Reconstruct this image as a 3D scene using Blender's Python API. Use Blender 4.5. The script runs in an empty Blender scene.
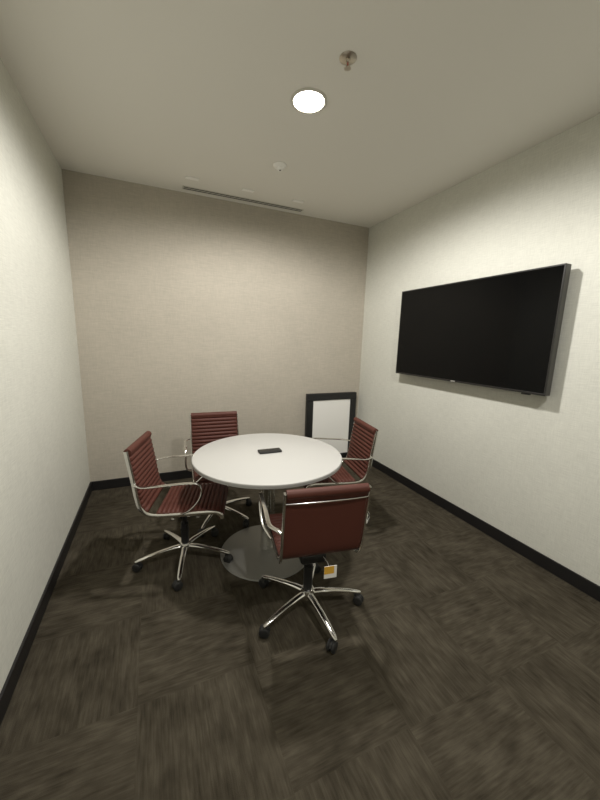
import bpy, bmesh, math, random
from mathutils import Vector, Matrix
from math import sin, cos, pi, radians
random.seed(4)
scene = bpy.context.scene
C = scene.collection

# ------------------------------------------------------------------ helpers
def obj(name, bm, mat, parent=None, smooth=False, angle=40):
    bmesh.ops.recalc_face_normals(bm, faces=bm.faces[:])
    me = bpy.data.meshes.new(name)
    bm.to_mesh(me); bm.free()
    for m in (mat if isinstance(mat, (list, tuple)) else [mat]):
        me.materials.append(m)
    if smooth:
        me.polygons.foreach_set('use_smooth', [True] * len(me.polygons))
        try:
            me.set_sharp_from_angle(angle=radians(angle))
        except Exception:
            pass
    o = bpy.data.objects.new(name, me)
    C.objects.link(o)
    if parent: o.parent = parent
    return o

def thing(name, label, cat, loc=(0, 0, 0), rotz=0, group=None):
    o = bpy.data.objects.new(name, None); C.objects.link(o)
    o.empty_display_size = .1
    o.location = loc; o.rotation_euler = (0, 0, rotz)
    o['label'] = label; o['category'] = cat
    if group: o['group'] = group
    return o

def tag(o, label, cat, group=None):
    o['label'] = label; o['category'] = cat
    if group: o['group'] = group
    return o

def struct(name, bm, mat, label=None, **k):
    o = obj(name, bm, mat, **k); o['kind'] = 'structure'
    if label: o['label'] = label
    return o

def box(bm, x0, x1, y0, y1, z0, z1, bevel=0, seg=2, mi=0, mat=None):
    r = bmesh.ops.create_cube(bm, size=1)
    vs = r['verts']
    for v in vs:
        v.co = Vector(((x0 + x1) / 2 + v.co.x * (x1 - x0), (y0 + y1) / 2 + v.co.y * (y1 - y0), (z0 + z1) / 2 + v.co.z * (z1 - z0)))
    fs = list({f for v in vs for f in v.link_faces})
    for f in fs: f.material_index = mi
    if bevel:
        es = list({e for v in vs for e in v.link_edges})
        rr = bmesh.ops.bevel(bm, geom=es, offset=bevel, segments=seg, profile=.5, affect='EDGES')
        vs = list({v for f in rr['faces'] for v in f.verts} | {v for v in vs if v.is_valid})
    if mat is not None:
        bmesh.ops.transform(bm, matrix=mat, verts=[v for v in vs if v.is_valid])
    return vs

def lathe(bm, prof, n=48, mat=Matrix.Identity(4), mi=0):
    """prof: list of (r, z); r=0 ends make a fan."""
    rings = []
    for r, z in prof:
        if r < 1e-6:
            rings.append([bm.verts.new(mat @ Vector((0, 0, z)))])
        else:
            rings.append([bm.verts.new(mat @ Vector((r * cos(2 * pi * i / n), r * sin(2 * pi * i / n), z))) for i in range(n)])
    for a, b in zip(rings, rings[1:]):
        for i in range(n):
            j = (i + 1) % n
            if len(a) == 1 and len(b) == 1: continue
            if len(a) == 1: f = bm.faces.new((a[0], b[i], b[j]))
            elif len(b) == 1: f = bm.faces.new((a[i], a[j], b[0]))
            else: f = bm.faces.new((a[i], a[j], b[j], b[i]))
            f.material_index = mi

def spline(pts, n=8):
    """Catmull-Rom through the points."""
    P = [Vector(p) for p in pts]
    P = [P[0] * 2 - P[1]] + P + [P[-1] * 2 - P[-2]]
    out = []
    for k in range(1, len(P) - 2):
        p0, p1, p2, p3 = P[k - 1:k + 3]
        for i in range(n):
            t = i / n
            out.append(.5 * ((2 * p1) + (p2 - p0) * t + (2 * p0 - 5 * p1 + 4 * p2 - p3) * t * t + (3 * p1 - p0 - 3 * p2 + p3) * t ** 3))
    out.append(P[-2])
    return out

def sweep(bm, path, w, h, side=None, n=10, power=2.0):
    """tube of super-elliptic section along path; w along `side`, h across; w/h numbers or functions of t"""
    rings = []
    L = len(path)
    prev = None
    for k, p in enumerate(path):
        t = (path[min(k + 1, L - 1)] - path[max(k - 1, 0)]).normalized()
        if side is not None:
            s = Vector(side); s = (s - t * s.dot(t)).normalized()
        else:
            if prev is None:
                a = Vector((0, 0, 1)) if abs(t.z) < .9 else Vector((1, 0, 0))
                s = t.cross(a).normalized()
            else:
                s = (prev - t * prev.dot(t)).normalized()
            prev = s
        u = t.cross(s).normalized()
        f = k / (L - 1)
        ww = w(f) if callable(w) else w
        hh = h(f) if callable(h) else h
        ring = []
        for i in range(n):
            a = 2 * pi * i / n
            ca, sa = cos(a), sin(a)
            e = 2.0 / power
            ring.append(bm.verts.new(p + s * (ww / 2 * math.copysign(abs(ca) ** e, ca)) + u * (hh / 2 * math.copysign(abs(sa) ** e, sa))))
        rings.append(ring)
    for a, b in zip(rings, rings[1:]):
        for i in range(n):
            j = (i + 1) % n
            bm.faces.new((a[i], a[j], b[j], b[i]))
    bm.faces.new(rings[0][::-1]); bm.faces.new(rings[-1])

# ------------------------------------------------------------------ materials
def mat(name, col=(.5, .5, .5), rough=.5, metal=0, spec=.5, emit=None, estr=0, coat=0):
    m = bpy.data.materials.new(name); m.use_nodes = True
    b = m.node_tree.nodes['Principled BSDF']
    b.inputs['Base Color'].default_value = (*col, 1)
    b.inputs['Roughness'].default_value = rough
    b.inputs['Metallic'].default_value = metal
    b.inputs['Specular IOR Level'].default_value = spec
    b.inputs['Coat Weight'].default_value = coat
    if emit:
        b.inputs['Emission Color'].default_value = (*emit, 1)
        b.inputs['Emission Strength'].default_value = estr
    return m

class G:
    def __init__(s, m):
        s.t = m.node_tree; s.b = s.t.nodes['Principled BSDF']
    def n(s, typ, **kw):
        x = s.t.nodes.new(typ)
        for k, v in kw.items(): setattr(x, k, v)
        return x
    def l(s, a, b): s.t.links.new(a, b)
    def math(s, op, a, b=None, c=None):
        x = s.n('ShaderNodeMath', operation=op)
        for i, v in enumerate((a, b, c)):
            if v is None: continue
            if isinstance(v, (int, float)): x.inputs[i].default_value = v
            else: s.l(v, x.inputs[i])
        return x.outputs[0]
    def noise(s, vec, scale, detail=2, rough=.5):
        x = s.n('ShaderNodeTexNoise'); x.inputs['Scale'].default_value = scale
        x.inputs['Detail'].default_value = detail; x.inputs['Roughness'].default_value = rough
        s.l(vec, x.inputs['Vector']); return x.outputs['Fac']
    def mapping(s, vec, scale=(1, 1, 1), rot=(0, 0, 0), loc=(0, 0, 0)):
        x = s.n('ShaderNodeMapping'); x.inputs['Scale'].default_value = scale
        x.inputs['Rotation'].default_value = rot; x.inputs['Location'].default_value = loc
        s.l(vec, x.inputs['Vector']); return x.outputs[0]
    def ramp(s, fac, stops):
        x = s.n('ShaderNodeValToRGB'); e = x.color_ramp.elements
        while len(e) < len(stops): e.new(.5)
        for k, (p, c) in enumerate(stops):
            e[k].position = p; e[k].color = (*c, 1)
        s.l(fac, x.inputs[0]); return x.outputs[0]
    def bump(s, h, strength, dist=.01):
        x = s.n('ShaderNodeBump'); x.inputs['Strength'].default_value = strength
        x.inputs['Distance'].default_value = dist; s.l(h, x.inputs['Height'])
        s.l(x.outputs[0], s.b.inputs['Normal'])
    def pos(s): return s.n('ShaderNodeTexCoord').outputs['Object']

def wall_material(name, c0, c1):
    """woven vinyl wallcovering: fine horizontal slubs crossed by finer vertical threads"""
    m = mat(name, c0, .75, spec=.25)
    g = G(m); p = g.pos()
    a = g.noise(g.mapping(p, (14, 14, 260)), 1, 3)
    b = g.noise(g.mapping(p, (220, 220, 16)), 1, 3)
    d = g.noise(p, 3.0, 3)
    s = g.math('ADD', g.math('MULTIPLY', a, .5), g.math('ADD', g.math('MULTIPLY', b, .35), g.math('MULTIPLY', d, .15)))
    col = g.ramp(s, [(.38, c0), (.62, c1)])
    g.l(col, g.b.inputs['Base Color'])
    g.bump(s, .25, .002)
    return m

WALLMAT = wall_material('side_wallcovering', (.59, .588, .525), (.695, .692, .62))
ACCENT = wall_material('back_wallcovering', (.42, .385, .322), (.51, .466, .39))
m = mat('ceiling_paint', (.82, .80, .74), .9, spec=.1); g = G(m)
g.bump(g.noise(g.pos(), 180, 3), .08, .002); CEIL = m
BASE = mat('baseboard_rubber', (.012, .011, .011), .45)

def carpet_material():
    m = mat('carpet', (.07, .06, .045), 1.0, spec=.05)
    g = G(m); p = g.pos()
    p = g.mapping(p, rot=(0, 0, radians(0)))
    sep = g.n('ShaderNodeSeparateXYZ'); g.l(p, sep.inputs[0])
    # 0.5 m carpet squares laid quarter-turned, streaks swapping direction from one to the next
    cx = g.math('DIVIDE', g.math('ADD', sep.outputs[0], .13), .5); cy = g.math('DIVIDE', g.math('ADD', sep.outputs[1], .21), .5)
    ix, iy = g.math('FLOOR', cx), g.math('FLOOR', cy)
    fx, fy = g.math('FRACT', cx), g.math('FRACT', cy)
    turn = g.math('MODULO', g.math('ABSOLUTE', g.math('ADD', ix, iy)), 2)
    comb = g.n('ShaderNodeCombineXYZ'); g.l(ix, comb.inputs[0]); g.l(iy, comb.inputs[1])
    wn = g.n('ShaderNodeTexWhiteNoise'); wn.noise_dimensions = '3D'; g.l(comb.outputs[0], wn.inputs['Vector'])
    swap = g.n('ShaderNodeCombineXYZ'); g.l(sep.outputs[1], swap.inputs[0]); g.l(sep.outputs[0], swap.inputs[1])
    mv = g.n('ShaderNodeMix', data_type='VECTOR'); g.l(turn, mv.inputs['Factor'])
    g.l(p, mv.inputs[4]); g.l(swap.outputs[0], mv.inputs[5])
    off = g.n('ShaderNodeVectorMath', operation='ADD'); g.l(mv.outputs[1], off.inputs[0])
    sc = g.n('ShaderNodeVectorMath', operation='SCALE'); g.l(wn.outputs['Color'], sc.inputs[0]); sc.inputs['Scale'].default_value = 7
    g.l(sc.outputs[0], off.inputs[1])
    q = off.outputs[0]
    fine = g.noise(g.mapping(q, (130, 9, 1)), 1, 2, .6)
    bars = g.noise(g.mapping(q, (34, 10, 1)), 1, 1, .5)
    blotch = g.noise(p, 4.5, 4, .6)
    loop = g.noise(p, 420, 2, .6)
    s = g.math('ADD', g.math('MULTIPLY', fine, .27), g.math('MULTIPLY', bars, .27))
    s = g.math('ADD', s, g.math('MULTIPLY', blotch, .34))
    s = g.math('ADD', s, g.math('MULTIPLY', loop, .12))
    s = g.math('ADD', s, g.math('MULTIPLY', g.math('SUBTRACT', wn.outputs['Value'], .5), .03))
    col = g.ramp(s, [(.36, (.034, .0285, .020)), (.50, (.062, .053, .038)), (.66, (.098, .085, .063))])
    g.l(col, g.b.inputs['Base Color'])
    g.bump(g.math('ADD', loop, g.math('MULTIPLY', fine, .8)), .5, .004)
    return m
CARPET = carpet_material()

LEATHER = mat('brown_leather', (.088, .026, .017), .58, spec=.35)
g = G(LEATHER); g.bump(g.noise(g.pos(), 260, 3), .12, .001)
CHROME = mat('polished_aluminium', (.80, .79, .76), .16, 1)
g = G(CHROME); nf = g.noise(g.pos(), 30, 2); rr = g.math('MULTIPLY_ADD', nf, .12, .1); g.l(rr, g.b.inputs['Roughness'])
BLACK = mat('black_plastic', (.012, .012, .012), .4)
RUBBER = mat('caster_rubber', (.02, .02, .02), .55)
WHITE = mat('white_laminate', (.56, .555, .53), .4, spec=.4)
EDGE = mat('laminate_edge', (.30, .295, .28), .35)
GREY = mat('grey_powder_coat', (.26, .255, .235), .42, .3)
SCREEN = mat('screen_glass', (.003, .003, .003), .1, spec=.15)
BEZEL = mat('screen_bezel', (.014, .013, .012), .35)
CASE = mat('screen_case', (.045, .043, .038), .4)
SILVER = mat('silver_print', (.6, .6, .58), .4, .6)
WHITEP = mat('white_plastic', (.95, .94, .90), .4)
BOARD = mat('whiteboard_surface', (.90, .89, .85), .3)
YELLOW = mat('yellow_paper', (.75, .42, .05), .6)
PAPER = mat('white_paper', (.85, .83, .78), .6)
GRILLE = mat('diffuser_dark', (.012, .012, .011), .6)
TRIM = mat('fixture_trim', (.62, .60, .53), .5)
LAMP = mat('lamp_lens', (1, 1, 1), .5, emit=(1, .96, .86), estr=28)
BRASS = mat('sprinkler_metal', (.55, .50, .42), .3, 1)
REDG = mat('sprinkler_bulb', (.45, .04, .03), .15)

# ------------------------------------------------------------------ setting
XR, XL, YB, YF, H = 2.431, -.629, 3.603, -2.1, 2.858
T = .12
def panel(x0, x1, y0, y1, z0, z1):
    bm = bmesh.new(); box(bm, x0, x1, y0, y1, z0, z1); return bm
struct('floor', panel(XL - T, XR + T, YF - T, YB + T, -.1, 0), CARPET, 'dark brown carpet squares with streaks in alternating directions')
struct('ceiling', panel(XL - T, XR + T, YF - T, YB + T, H, H + .1), CEIL, 'plain painted ceiling')
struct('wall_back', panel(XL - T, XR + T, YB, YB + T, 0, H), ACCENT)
struct('wall_right', panel(XR, XR + T, YF, YB, 0, H), WALLMAT)
struct('wall_left', panel(XL - T, XL, YF, YB, 0, H), WALLMAT)
struct('wall_front', panel(XL - T, XR + T, YF - T, YF, 0, H), WALLMAT)
bh, bt = .095, .012
def baseboard(x0, x1, y0, y1):
    bm = bmesh.new(); box(bm, x0, x1, y0, y1, 0, bh, bevel=.004); return bm
struct('baseboard_back', baseboard(XL, XR, YB - bt, YB), BASE)
struct('baseboard_right', baseboard(XR - bt, XR, YF, YB - bt), BASE)
struct('baseboard_left', baseboard(XL, XL + bt, YF, YB - bt), BASE)
struct('baseboard_front', baseboard(XL + bt, XR - bt, YF, YF + bt), BASE)

# ------------------------------------------------------------------ television
def make_tv():
    y0, y1, z0, z1 = 1.315, 2.796, 1.203, 2.027
    xf, dep = XR - .100, .055            # front face of the screen
    t = thing('television', 'large black flat screen television hung on the right wall', 'television', (XR, (y0 + y1) / 2, z0))
    def loc(bm):
        bmesh.ops.translate(bm, verts=bm.verts[:], vec=(-XR, -(y0 + y1) / 2, -z0)); return bm
    bm = bmesh.new(); box(bm, xf + .004, xf + dep, y0, y1, z0, z1, bevel=.004)
    obj('housing', loc(bm), CASE, t)
    bm = bmesh.new(); b = .010
    for a in ((y0, y1, z1 - b, z1), (y0, y1, z0, z0 + b * 1.5), (y0, y0 + b, z0 + b * 1.5, z1 - b), (y1 - b, y1, z0 + b * 1.5, z1 - b)):
        box(bm, xf - .002, xf + .0039, *a, bevel=.0015)
    obj('bezel', loc(bm), BEZEL, t)
    bm = bmesh.new(); box(bm, xf, xf + .0038, y0 + b, y1 - b, z0 + b * 1.5, z1 - b)
    obj('screen', loc(bm), SCREEN, t)
    bm = bmesh.new(); ym = (y0 + y1) / 2
    box(bm, xf - .004, xf - .002, ym - .022, ym + .022, z0 + .003, z0 + .011, bevel=.001)
    o = obj('badge', loc(bm), SILVER, t); o['label'] = 'small silver badge on the lower edge'
    bm = bmesh.new(); box(bm, xf + .004, xf + .02, y0 + .10, y0 + .16, z0 - .010, z0 - .0002, bevel=.003)
    obj('sensor', loc(bm), BLACK, t)
    bm = bmesh.new(); box(bm, xf + dep, XR - .0005, ym - .25, ym + .25, z0 + .2, z0 + .62, bevel=.004)
    obj('wall_bracket', loc(bm), BLACK, t)
make_tv()

# ------------------------------------------------------------------ table
def make_table(x, y):
    R, zt = .511, .735
    t = thing('round_table', 'round white meeting table on a grey disc pedestal among four brown chairs', 'table', (x, y, 0))
    bm = bmesh.new()
    lathe(bm, [(0, zt - .004), (R - .004, zt - .004), (R - .004, zt - .001), (R - .006, zt), (0, zt)], 96)
    obj('tabletop', bm, WHITE, t, True)
    bm = bmesh.new()
    lathe(bm, [(0, zt - .030), (R - .035, zt - .030), (R - .012, zt - .029), (R, zt - .022), (R, zt - .006), (R - .001, zt - .0042), (0, zt - .0042)], 96)
    o = obj('table_edge', bm, EDGE, t, True); o['label'] = 'dark bevelled underside and rim'
    bm = bmesh.new()
    lathe(bm, [(0, .03), (.058, .03), (.052, .06), (.050, .10), (.050, zt - .07), (.06, zt - .05), (.0, zt - .05)], 48)
    o = obj('column', bm, CHROME, t, True); o['label'] = 'polished metal column'
    bm = bmesh.new()
    lathe(bm, [(0, zt - .05), (.17, zt - .05), (.18, zt - .045), (.18, zt - .034), (.17, zt - .0305), (0, zt - .0305)], 48)
    obj('mounting_plate', bm, BLACK, t, True)
    bm = bmesh.new()
    lathe(bm, [(0, .0005), (.322, .0005), (.327, .004), (.322, .012), (.20, .020), (.09, .028), (.055, .034), (0, .034)], 72, Matrix.Translation((-.012, -.012, 0)))
    o = obj('pedestal_base', bm, GREY, t, True); o['label'] = 'wide grey metal disc foot'
    # power unit let into the top
    a = radians(-2)
    M = Matrix.Translation((.02, .03, 0)) @ Matrix.Rotation(a, 4, 'Z')
    bm = bmesh.new(); box(bm, -.082, .082, -.034, .034, zt + .0002, zt + .016, bevel=.007, mat=M)
    o = obj('power_unit', bm, BLACK, t); o['label'] = 'black oblong power and cable unit'
    bm = bmesh.new()
    for k in (-.045, 0, .045): box(bm, k - .016, k + .016, -.018, .018, zt + .0162, zt + .0175, bevel=.001, mat=M)
    obj('socket', bm, BEZEL, o)
    return t
make_table(.70, 2.10)

# ------------------------------------------------------------------ chairs
SW = .395      # width of the leather sling
def profile_points():
    """side profile (y forward, z up) of seat and back"""
    seat = spline([(0, .235, .418), (0, .222, .440), (0, .185, .455), (0, .08, .452), (0, -.05, .446), (0, -.16, .448)], 14)
    back = spline([(0, -.205, .458), (0, -.238, .495), (0, -.254, .56), (0, -.268, .66), (0, -.284, .76), (0, -.298, .845)], 14)
    return seat, back

def sling(bm, path, ribs, roll_end=None):
    """ribbed padded leather panel, ribs running from side to side"""
    L = [0]
    for a, b in zip(path, path[1:]): L.append(L[-1] + (b - a).length)
    tot = L[-1]
    N = ribs * 8
    top, bot = [], []
    xs = [-SW / 2, -SW / 2 + .012, -.1, 0, .1, SW / 2 - .012, SW / 2]
    k = 0
    for i in range(N + 1):
        s = tot * i / N
        while k < len(L) - 2 and L[k + 1] < s: k += 1
        f = (s - L[k]) / (L[k + 1] - L[k]); p = path[k].lerp(path[k + 1], f)
        t = (path[k + 1] - path[k]).normalized()
        nrm = Vector((0, t.z, -t.y))
        if nrm.y * 1 + nrm.z < 0: nrm = -nrm
        r = abs(sin(pi * i / 8)) ** .6
        ends = min(1, i / 2, (N - i) / 2)
        ra, rb = [], []
        for x in xs:
            edge = 0 if abs(x) > SW / 2 - .001 else 1
            h = (.005 + .010 * r * edge) * (.4 + .6 * ends)
            ra.append(bm.verts.new(Vector((x, p.y, p.z)) + nrm * h))
            rb.append(bm.verts.new(Vector((x, p.y, p.z)) - nrm * .004))
        top.append(ra); bot.append(rb)
    M = len(xs)
    for i in range(N):
        for j in range(M - 1):
            bm.faces.new((top[i][j], top[i + 1][j], top[i + 1][j + 1], top[i][j + 1]))
            bm.faces.new((bot[i][j], bot[i][j + 1], bot[i + 1][j + 1], bot[i + 1][j]))
        bm.faces.new((top[i][0], bot[i][0], bot[i + 1][0], top[i + 1][0]))
        bm.faces.new((top[i][-1], top[i + 1][-1], bot[i + 1][-1], bot[i][-1]))
    for e in (0, N):
        for j in range(M - 1):
            bm.faces.new((top[e][j], top[e][j + 1], bot[e][j + 1], bot[e][j]))

def make_chair(label, base_rot):
    t = thing('office_chair', label, 'chair', group='brown leather chairs around the round table')
    seat, back = profile_points()
    bm = bmesh.new(); sling(bm, seat, 15)
    sweep(bm, [Vector((-SW / 2, .232, .412)), Vector((0, .232, .412)), Vector((SW / 2, .232, .412))], .03, .03, n=12)
    o = obj('seat', bm, LEATHER, t, True, 60); o['label'] = 'ribbed brown leather seat'
    bm = bmesh.new(); sling(bm, back, 13)
    e = back[-1]
    sweep(bm, [Vector((-SW / 2, e.y - .002, e.z - .002)), Vector((0, e.y - .002, e.z - .002)), Vector((SW / 2, e.y - .002, e.z - .002))], .044, .044, n=14)
    o = obj('backrest', bm, LEATHER, t, True, 60); o['label'] = 'ribbed brown leather backrest with rolled top'
    # side rails: one continuous rail each side
    rail = spline([(0, .240, .405), (0, .228, .430), (0, .185, .446), (0, .08, .444), (0, -.05, .438), (0, -.15, .438),
                   (0, -.207, .450), (0, -.244, .490), (0, -.262, .56), (0, -.276, .66), (0, -.292, .76), (0, -.306, .852)], 8)
    for s in (-1, 1):
        bm = bmesh.new()
        sweep(bm, [Vector((s * (SW / 2 + .007), p.y, p.z)) for p in rail], .012, .026, side=(1, 0, 0), n=10, power=3)
        obj('side_rail', bm, CHROME, t, True)
        # looped armrest
        X = s * (SW / 2 + .028)
        X2 = s * (SW / 2 + .058)
        arm = spline([(s * (SW / 2 + .013), -.276, .640), (X, -.252, .645), (X2, -.20, .648), (X2, -.08, .658), (X2, .05, .668), (X2, .105, .660),
                      (X2, .124, .615), (X2, .108, .560), (X2 - s * .006, .06, .500), (X, .015, .462), (s * (SW / 2 + .013), -.01, .447)], 7)
        bm = bmesh.new()
        sweep(bm, arm, lambda f: .014 + .009 * max(0, min(1, (.62 - f) * 6)) * min(1, f * 8 + .2), .011, side=(1, 0, 0), n=12, power=2.4)
        obj('armrest', bm, CHROME, t, True)
    # spreaders between the rails
    for nm, y, z in (('back_spreader', -.298, .795), ('seat_spreader', -.06, .412), ('seat_spreader', .09, .418)):
        bm = bmesh.new()
        d = -.006 if nm == 'back_spreader' else 0
        w = SW / 2 + .004
        path = spline([(-w, y, z), (-w * .6, y + d, z - (.012 if d == 0 else 0)), (0, y + d * 1.3, z - (.02 if d == 0 else 0)), (w * .6, y + d, z - (.012 if d == 0 else 0)), (w, y, z)], 6)
        sweep(bm, path, .009 if d else .022, .007 if d else .010, side=(0, 0, 1) if d else (0, 1, 0), n=10)
        obj(nm, bm, CHROME, t, True)
    # tilt mechanism, lever, column
    bm = bmesh.new(); box(bm, -.07, .07, -.10, .12, .345, .402, bevel=.014, seg=3)
    o = obj('tilt_mechanism', bm, BLACK, t, True)
    bm = bmesh.new(); sweep(bm, [Vector((.065, .03, .37)), Vector((.14, .03, .365)), Vector((.20, .035, .355))], .008, .008, n=8)
    sweep(bm, [Vector((.18, .033, .358)), Vector((.225, .036, .352))], .03, .012, side=(0, 1, 0), n=10)
    obj('lever', bm, BLACK, o, True)
    bm = bmesh.new()
    lathe(bm, [(0, .12), (.026, .12), (.026, .27), (.015, .275), (.015, .35), (0, .35)], 24)
    obj('gas_lift', bm, BLACK, t, True)
    bm = bmesh.new()
    lathe(bm, [(0, .062), (.036, .064), (.042, .075), (.042, .105), (.034, .125), (.028, .128), (0, .128)], 32)
    obj('hub', bm, CHROME, t, True)
    for k in range(5):
        a = radians(base_rot) + k * 2 * pi / 5
        d = Vector((cos(a), sin(a), 0)); s = Vector((-sin(a), cos(a), 0))
        path = [d * r + Vector((0, 0, z)) for r, z in ((.02, .098), (.08, .100), (.16, .094), (.24, .084), (.295, .074), (.315, .068))]
        bm = bmesh.new()
        sweep(bm, path, lambda f: .040 - .016 * f if f < .95 else .014, lambda f: .030 - .014 * f, side=s, n=12, power=2.6)
        leg = obj('leg', bm, CHROME, t, True)
        # twin wheel caster below the tip
        c = d * .292
        M = Matrix.Translation(c) @ Matrix.Rotation(a + random.uniform(-1.2, 1.2), 4, 'Z')
        bm = bmesh.new()
        for sd in (-1, 1):
            MM = M @ Matrix.Translation((.014, sd * .0135, .0285)) @ Matrix.Rotation(pi / 2, 4, 'X')
            lathe(bm, [(0, -.009), (.020, -.009), (.025, -.0075), (.0282, -.004), (.0282, .004), (.025, .0075), (.020, .009), (0, .009)], 24, MM)
        lathe(bm, [(0, .030), (.011, .030), (.011, .058), (.007, .060), (.007, .078), (0, .078)], 14, M)
        hood = [Vector((.014 + .026 * cos(q), 0, .0285 + .026 * sin(q))) for q in [radians(x) for x in (10, 40, 70, 100, 130, 160)]]
        sweep(bm, [M @ v for v in hood], .012, .006, side=M.to_3x3() @ Vector((0, 1, 0)), n=8)
        obj('caster', bm, RUBBER, leg, True)
    return t

def shift(t, dy):
    for ch in [c for c in C.objects if c.parent == t and c.name.split('.')[0] in ('seat', 'backrest', 'side_rail', 'armrest', 'back_spreader', 'seat_spreader')]:
        ch.data.transform(Matrix.Translation((0, dy, 0)))

front = make_chair('brown leather chair nearest the camera, seen from behind, paper tag under its seat', 0)

shift(front, .035)

def copy_tree(o, parent=None):
    c = o.copy(); C.objects.link(c); c.parent = parent
    for ch in [x for x in C.objects if x.parent == o]: copy_tree(ch, c)
    return c

def place(o, x, y, face, base):
    """face = heading (degrees from +x) the sitter looks; base = world heading of one leg"""
    o.location = (x, y, 0); o.rotation_euler = (0, 0, radians(face - 90))
    for ch in [c for c in C.objects if c.parent == o and (c.name.split('.')[0] in ('leg',))]:
        ch.rotation_euler = (0, 0, radians(base - (face - 90)))
others = []
for lab, x, y, fc, bs in (
        ('brown leather chair left of the table, side on, facing right', .14, 2.21, -16, 186),
        ('brown leather chair behind the table, facing the camera across the white top', .452, 2.68, 266, 20),
        ('brown leather chair right of the table, facing left, closest to the television wall', 1.31, 2.255, 170, -20)):
    c = copy_tree(front); c['label'] = lab
    place(c, x, y, fc, bs); others.append(c)
place(front, .747, 1.505, 81, -16)
# paper care tag hanging under the front chair only
bm = bmesh.new(); box(bm, .040, .110, -.152, -.149, .292, .362, bevel=.0005)
o = obj('paper_tag', bm, PAPER, front); o['label'] = 'white paper tag with yellow patch'
bm = bmesh.new(); box(bm, .040, .094, -.1528, -.1521, .318, .362)
obj('yellow_patch', bm, YELLOW, o)
bm = bmesh.new(); sweep(bm, [Vector((.05, -.101, .385)), Vector((.06, -.14, .378)), Vector((.065, -.1495, .361))], .002, .002, n=6)
obj('string', bm, PAPER, o)

# ------------------------------------------------------------------ framed board in the corner
def make_board():
    x0, x1, z1, d = 1.66, 2.355, .88, .05
    y = YB - bt - .004
    t = thing('whiteboard', 'small white board in a thick black frame standing in the far corner', 'whiteboard', ((x0 + x1) / 2, y, 0))
    def loc(bm): bmesh.ops.translate(bm, verts=bm.verts[:], vec=(-(x0 + x1) / 2, -y, 0)); return bm
    b = .085
    bm = bmesh.new()
    box(bm, x0, x1, y - d, y, z1 - b, z1, bevel=.006); box(bm, x0, x1, y - d, y, .0, b, bevel=.006)
    box(bm, x0, x0 + b, y - d, y, b, z1 - b, bevel=.006); box(bm, x1 - b, x1, y - d, y, b, z1 - b, bevel=.006)
    obj('frame', loc(bm), BLACK, t)
    bm = bmesh.new(); box(bm, x0 + b - .004, x1 - b + .004, y - d + .012, y - .006, b - .004, z1 - b + .004)
    obj('writing_surface', loc(bm), BOARD, t)
make_board()

# ------------------------------------------------------------------ ceiling fittings
def downlight(x, y, label, group, LE):
    t = thing('recessed_downlight', label, 'ceiling light', (x, y, H), 0, group)
    bm = bmesh.new()
    lathe(bm, [(.086, -.0005), (.104, -.0005), (.104, -.004), (.098, -.008), (.090, -.008), (.086, -.004), (.086, -.0005)], 48)
    obj('trim_ring', bm, TRIM, t, True)
    bm = bmesh.new(); lathe(bm, [(0, -.0008), (.0855, -.0008), (.0855, -.004), (0, -.006)], 48)
    o = obj('lens', bm, LAMP, t, True)
    l = bpy.data.lights.new('downlight_lamp', 'SPOT')
    l.energy = LE; l.color = (1, .972, .93); l.shadow_soft_size = .07
    l.spot_size = radians(175); l.spot_blend = .4
    lo = bpy.data.objects.new('downlight_lamp', l); C.objects.link(lo)
    lo.location = (x, y, H - .05)
downlight(.876, 1.976, 'glowing round recessed downlight in the ceiling above the table', 'recessed downlights', 150)
downlight(.876, -.05, 'glowing round recessed downlight above the camera, out of view', 'recessed downlights', 95)

# pendent sprinkler
def sprinkler(x, y, label, body, big):
    t = thing('fire_sprinkler', label, 'fire sprinkler', (x, y, H), radians(30))
    t.scale = (1, 1, .72)
    bm = bmesh.new(); k = big
    lathe(bm, [(.0, -.0005), (.040 * k, -.0005), (.040 * k, -.003), (.030 * k, -.008), (.016 * k, -.011), (0, -.011)], 32)
    obj('escutcheon', bm, body, t, True)
    bm = bmesh.new()
    lathe(bm, [(0, -.011), (.011, -.011), (.011, -.022), (.008, -.026), (0, -.026)], 16)
    for s in (-1, 1):
        sweep(bm, spline([(s * .008, 0, -.022), (s * .015, 0, -.034), (s * .012, 0, -.048), (0, 0, -.056)], 5), .004, .005, n=8)
    obj('frame_arms', bm, BRASS if body is not WHITEP else WHITEP, t, True)
    bm = bmesh.new(); lathe(bm, [(0, -.026), (.0028, -.026), (.0028, -.054), (0, -.054)], 10)
    obj('glass_bulb', bm, REDG, t, True)
    bm = bmesh.new()
    lathe(bm, [(0, -.056), (.006, -.056), (.008, -.060), (0, -.061)], 12)
    for q in range(10):
        M = Matrix.Rotation(q * pi / 5, 4, 'Z'); box(bm, .004, .017, -.0028, .0028, -.061, -.0595, mat=M)
    obj('deflector', bm, BRASS if body is not WHITEP else WHITEP, t, True)
sprinkler(.921, 1.629, 'metal pendent sprinkler with a dull round plate, nearer than the ceiling light', BRASS, 1.05)

def occupancy(x, y):
    t = thing('occupancy_sensor', 'small white dome sensor on the ceiling beyond the light', 'ceiling sensor', (x, y, H))
    bm = bmesh.new(); lathe(bm, [(0, -.0005), (.052, -.0005), (.052, -.008), (.044, -.016), (.032, -.019), (0, -.019)], 40)
    obj('housing', bm, WHITEP, t, True)
    bm = bmesh.new(); lathe(bm, [(.030, -.019), (.027, -.030), (.018, -.038), (0, -.041)], 32)
    obj('lens', bm, WHITEP, t, True)
    bm = bmesh.new(); M = Matrix.Translation((.0, -.006, -.0395)); lathe(bm, [(0, -.004), (.007, -.002), (.007, .004), (0, .004)], 16, M)
    obj('pupil', bm, BLACK, t, True)
occupancy(.972, 2.716)

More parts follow.
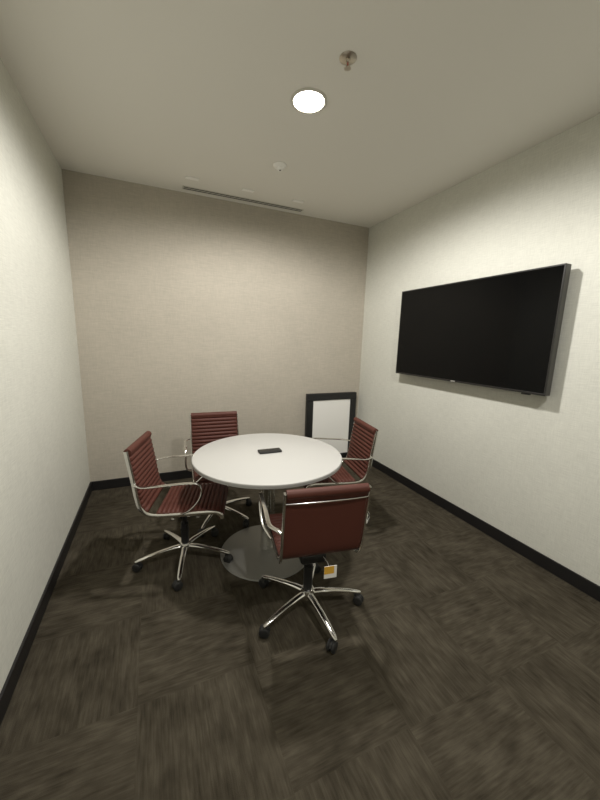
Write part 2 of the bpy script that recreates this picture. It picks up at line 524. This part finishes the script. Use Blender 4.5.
def diffuser():
    x0, x1, y, w = .31, 1.505, 3.485, .07
    t = thing('slot_diffuser', 'long two-slot air diffuser in the ceiling along the back wall', 'air vent', ((x0 + x1) / 2, y, H))
    hx = (x1 - x0) / 2
    bm = bmesh.new()
    for a, b in ((-w / 2, -w / 2 + .006), (-.004, .004), (w / 2 - .006, w / 2)):
        box(bm, -hx, hx, a, b, -.007, -.0005, bevel=.0015)
    box(bm, -hx, -hx + .01, -w / 2 + .0061, w / 2 - .0061, -.0069, -.0005); box(bm, hx - .01, hx, -w / 2 + .0061, w / 2 - .0061, -.0069, -.0005)
    obj('frame', bm, TRIM, t)
    for a, b in ((-w / 2 + .0065, -.0045), (.0045, w / 2 - .0065)):
        bm = bmesh.new(); box(bm, -hx + .0102, hx - .0102, a, b, -.003, -.0006)
        obj('slot', bm, GRILLE, t)
diffuser()
for x, y, lab in ((.371, 3.264, 'small pale ceiling plate left of its two neighbours, near the back corner'),
                  (.863, 3.269, 'small pale ceiling plate in the middle of three before the air diffuser'),
                  (1.368, 3.280, 'small pale ceiling plate nearest the television wall, before the air diffuser')):
    bm = bmesh.new(); box(bm, -.055, .055, -.022, .022, -.008, -.0005, bevel=.003)
    o = obj('ceiling_plate', bm, WHITEP); o.location = (x, y, H)
    tag(o, lab, 'ceiling plate', 'three small ceiling plates')

# ------------------------------------------------------------------ camera, world, view
from math import asin
F, yaw, pitch, roll = 331.63, .4163, .1812, .02866
f = Vector((sin(yaw) * cos(pitch), cos(yaw) * cos(pitch), -sin(pitch)))
r = Vector((cos(yaw), -sin(yaw), 0)); u = r.cross(f)
r2 = cos(roll) * r + sin(roll) * u; u2 = -sin(roll) * r + cos(roll) * u
cd = bpy.data.cameras.new('camera'); cam = bpy.data.objects.new('camera', cd); C.objects.link(cam)
cd.sensor_fit = 'HORIZONTAL'; cd.sensor_width = 36; cd.lens = F * 36 / 600
cd.clip_start = .02
Mx = Matrix((r2, u2, -f)).transposed().to_4x4(); Mx.translation = Vector((0, 0, 1.5246))
cam.matrix_world = Mx
scene.camera = cam
w = bpy.data.worlds.new('world'); scene.world = w; w.use_nodes = True
w.node_tree.nodes['Background'].inputs[0].default_value = (.02, .02, .02, 1)
scene.view_settings.view_transform = 'Standard'
scene.view_settings.look = 'None'
scene.view_settings.gamma = 1
scene.view_settings.use_curve_mapping = False
scene.view_settings.exposure = 0
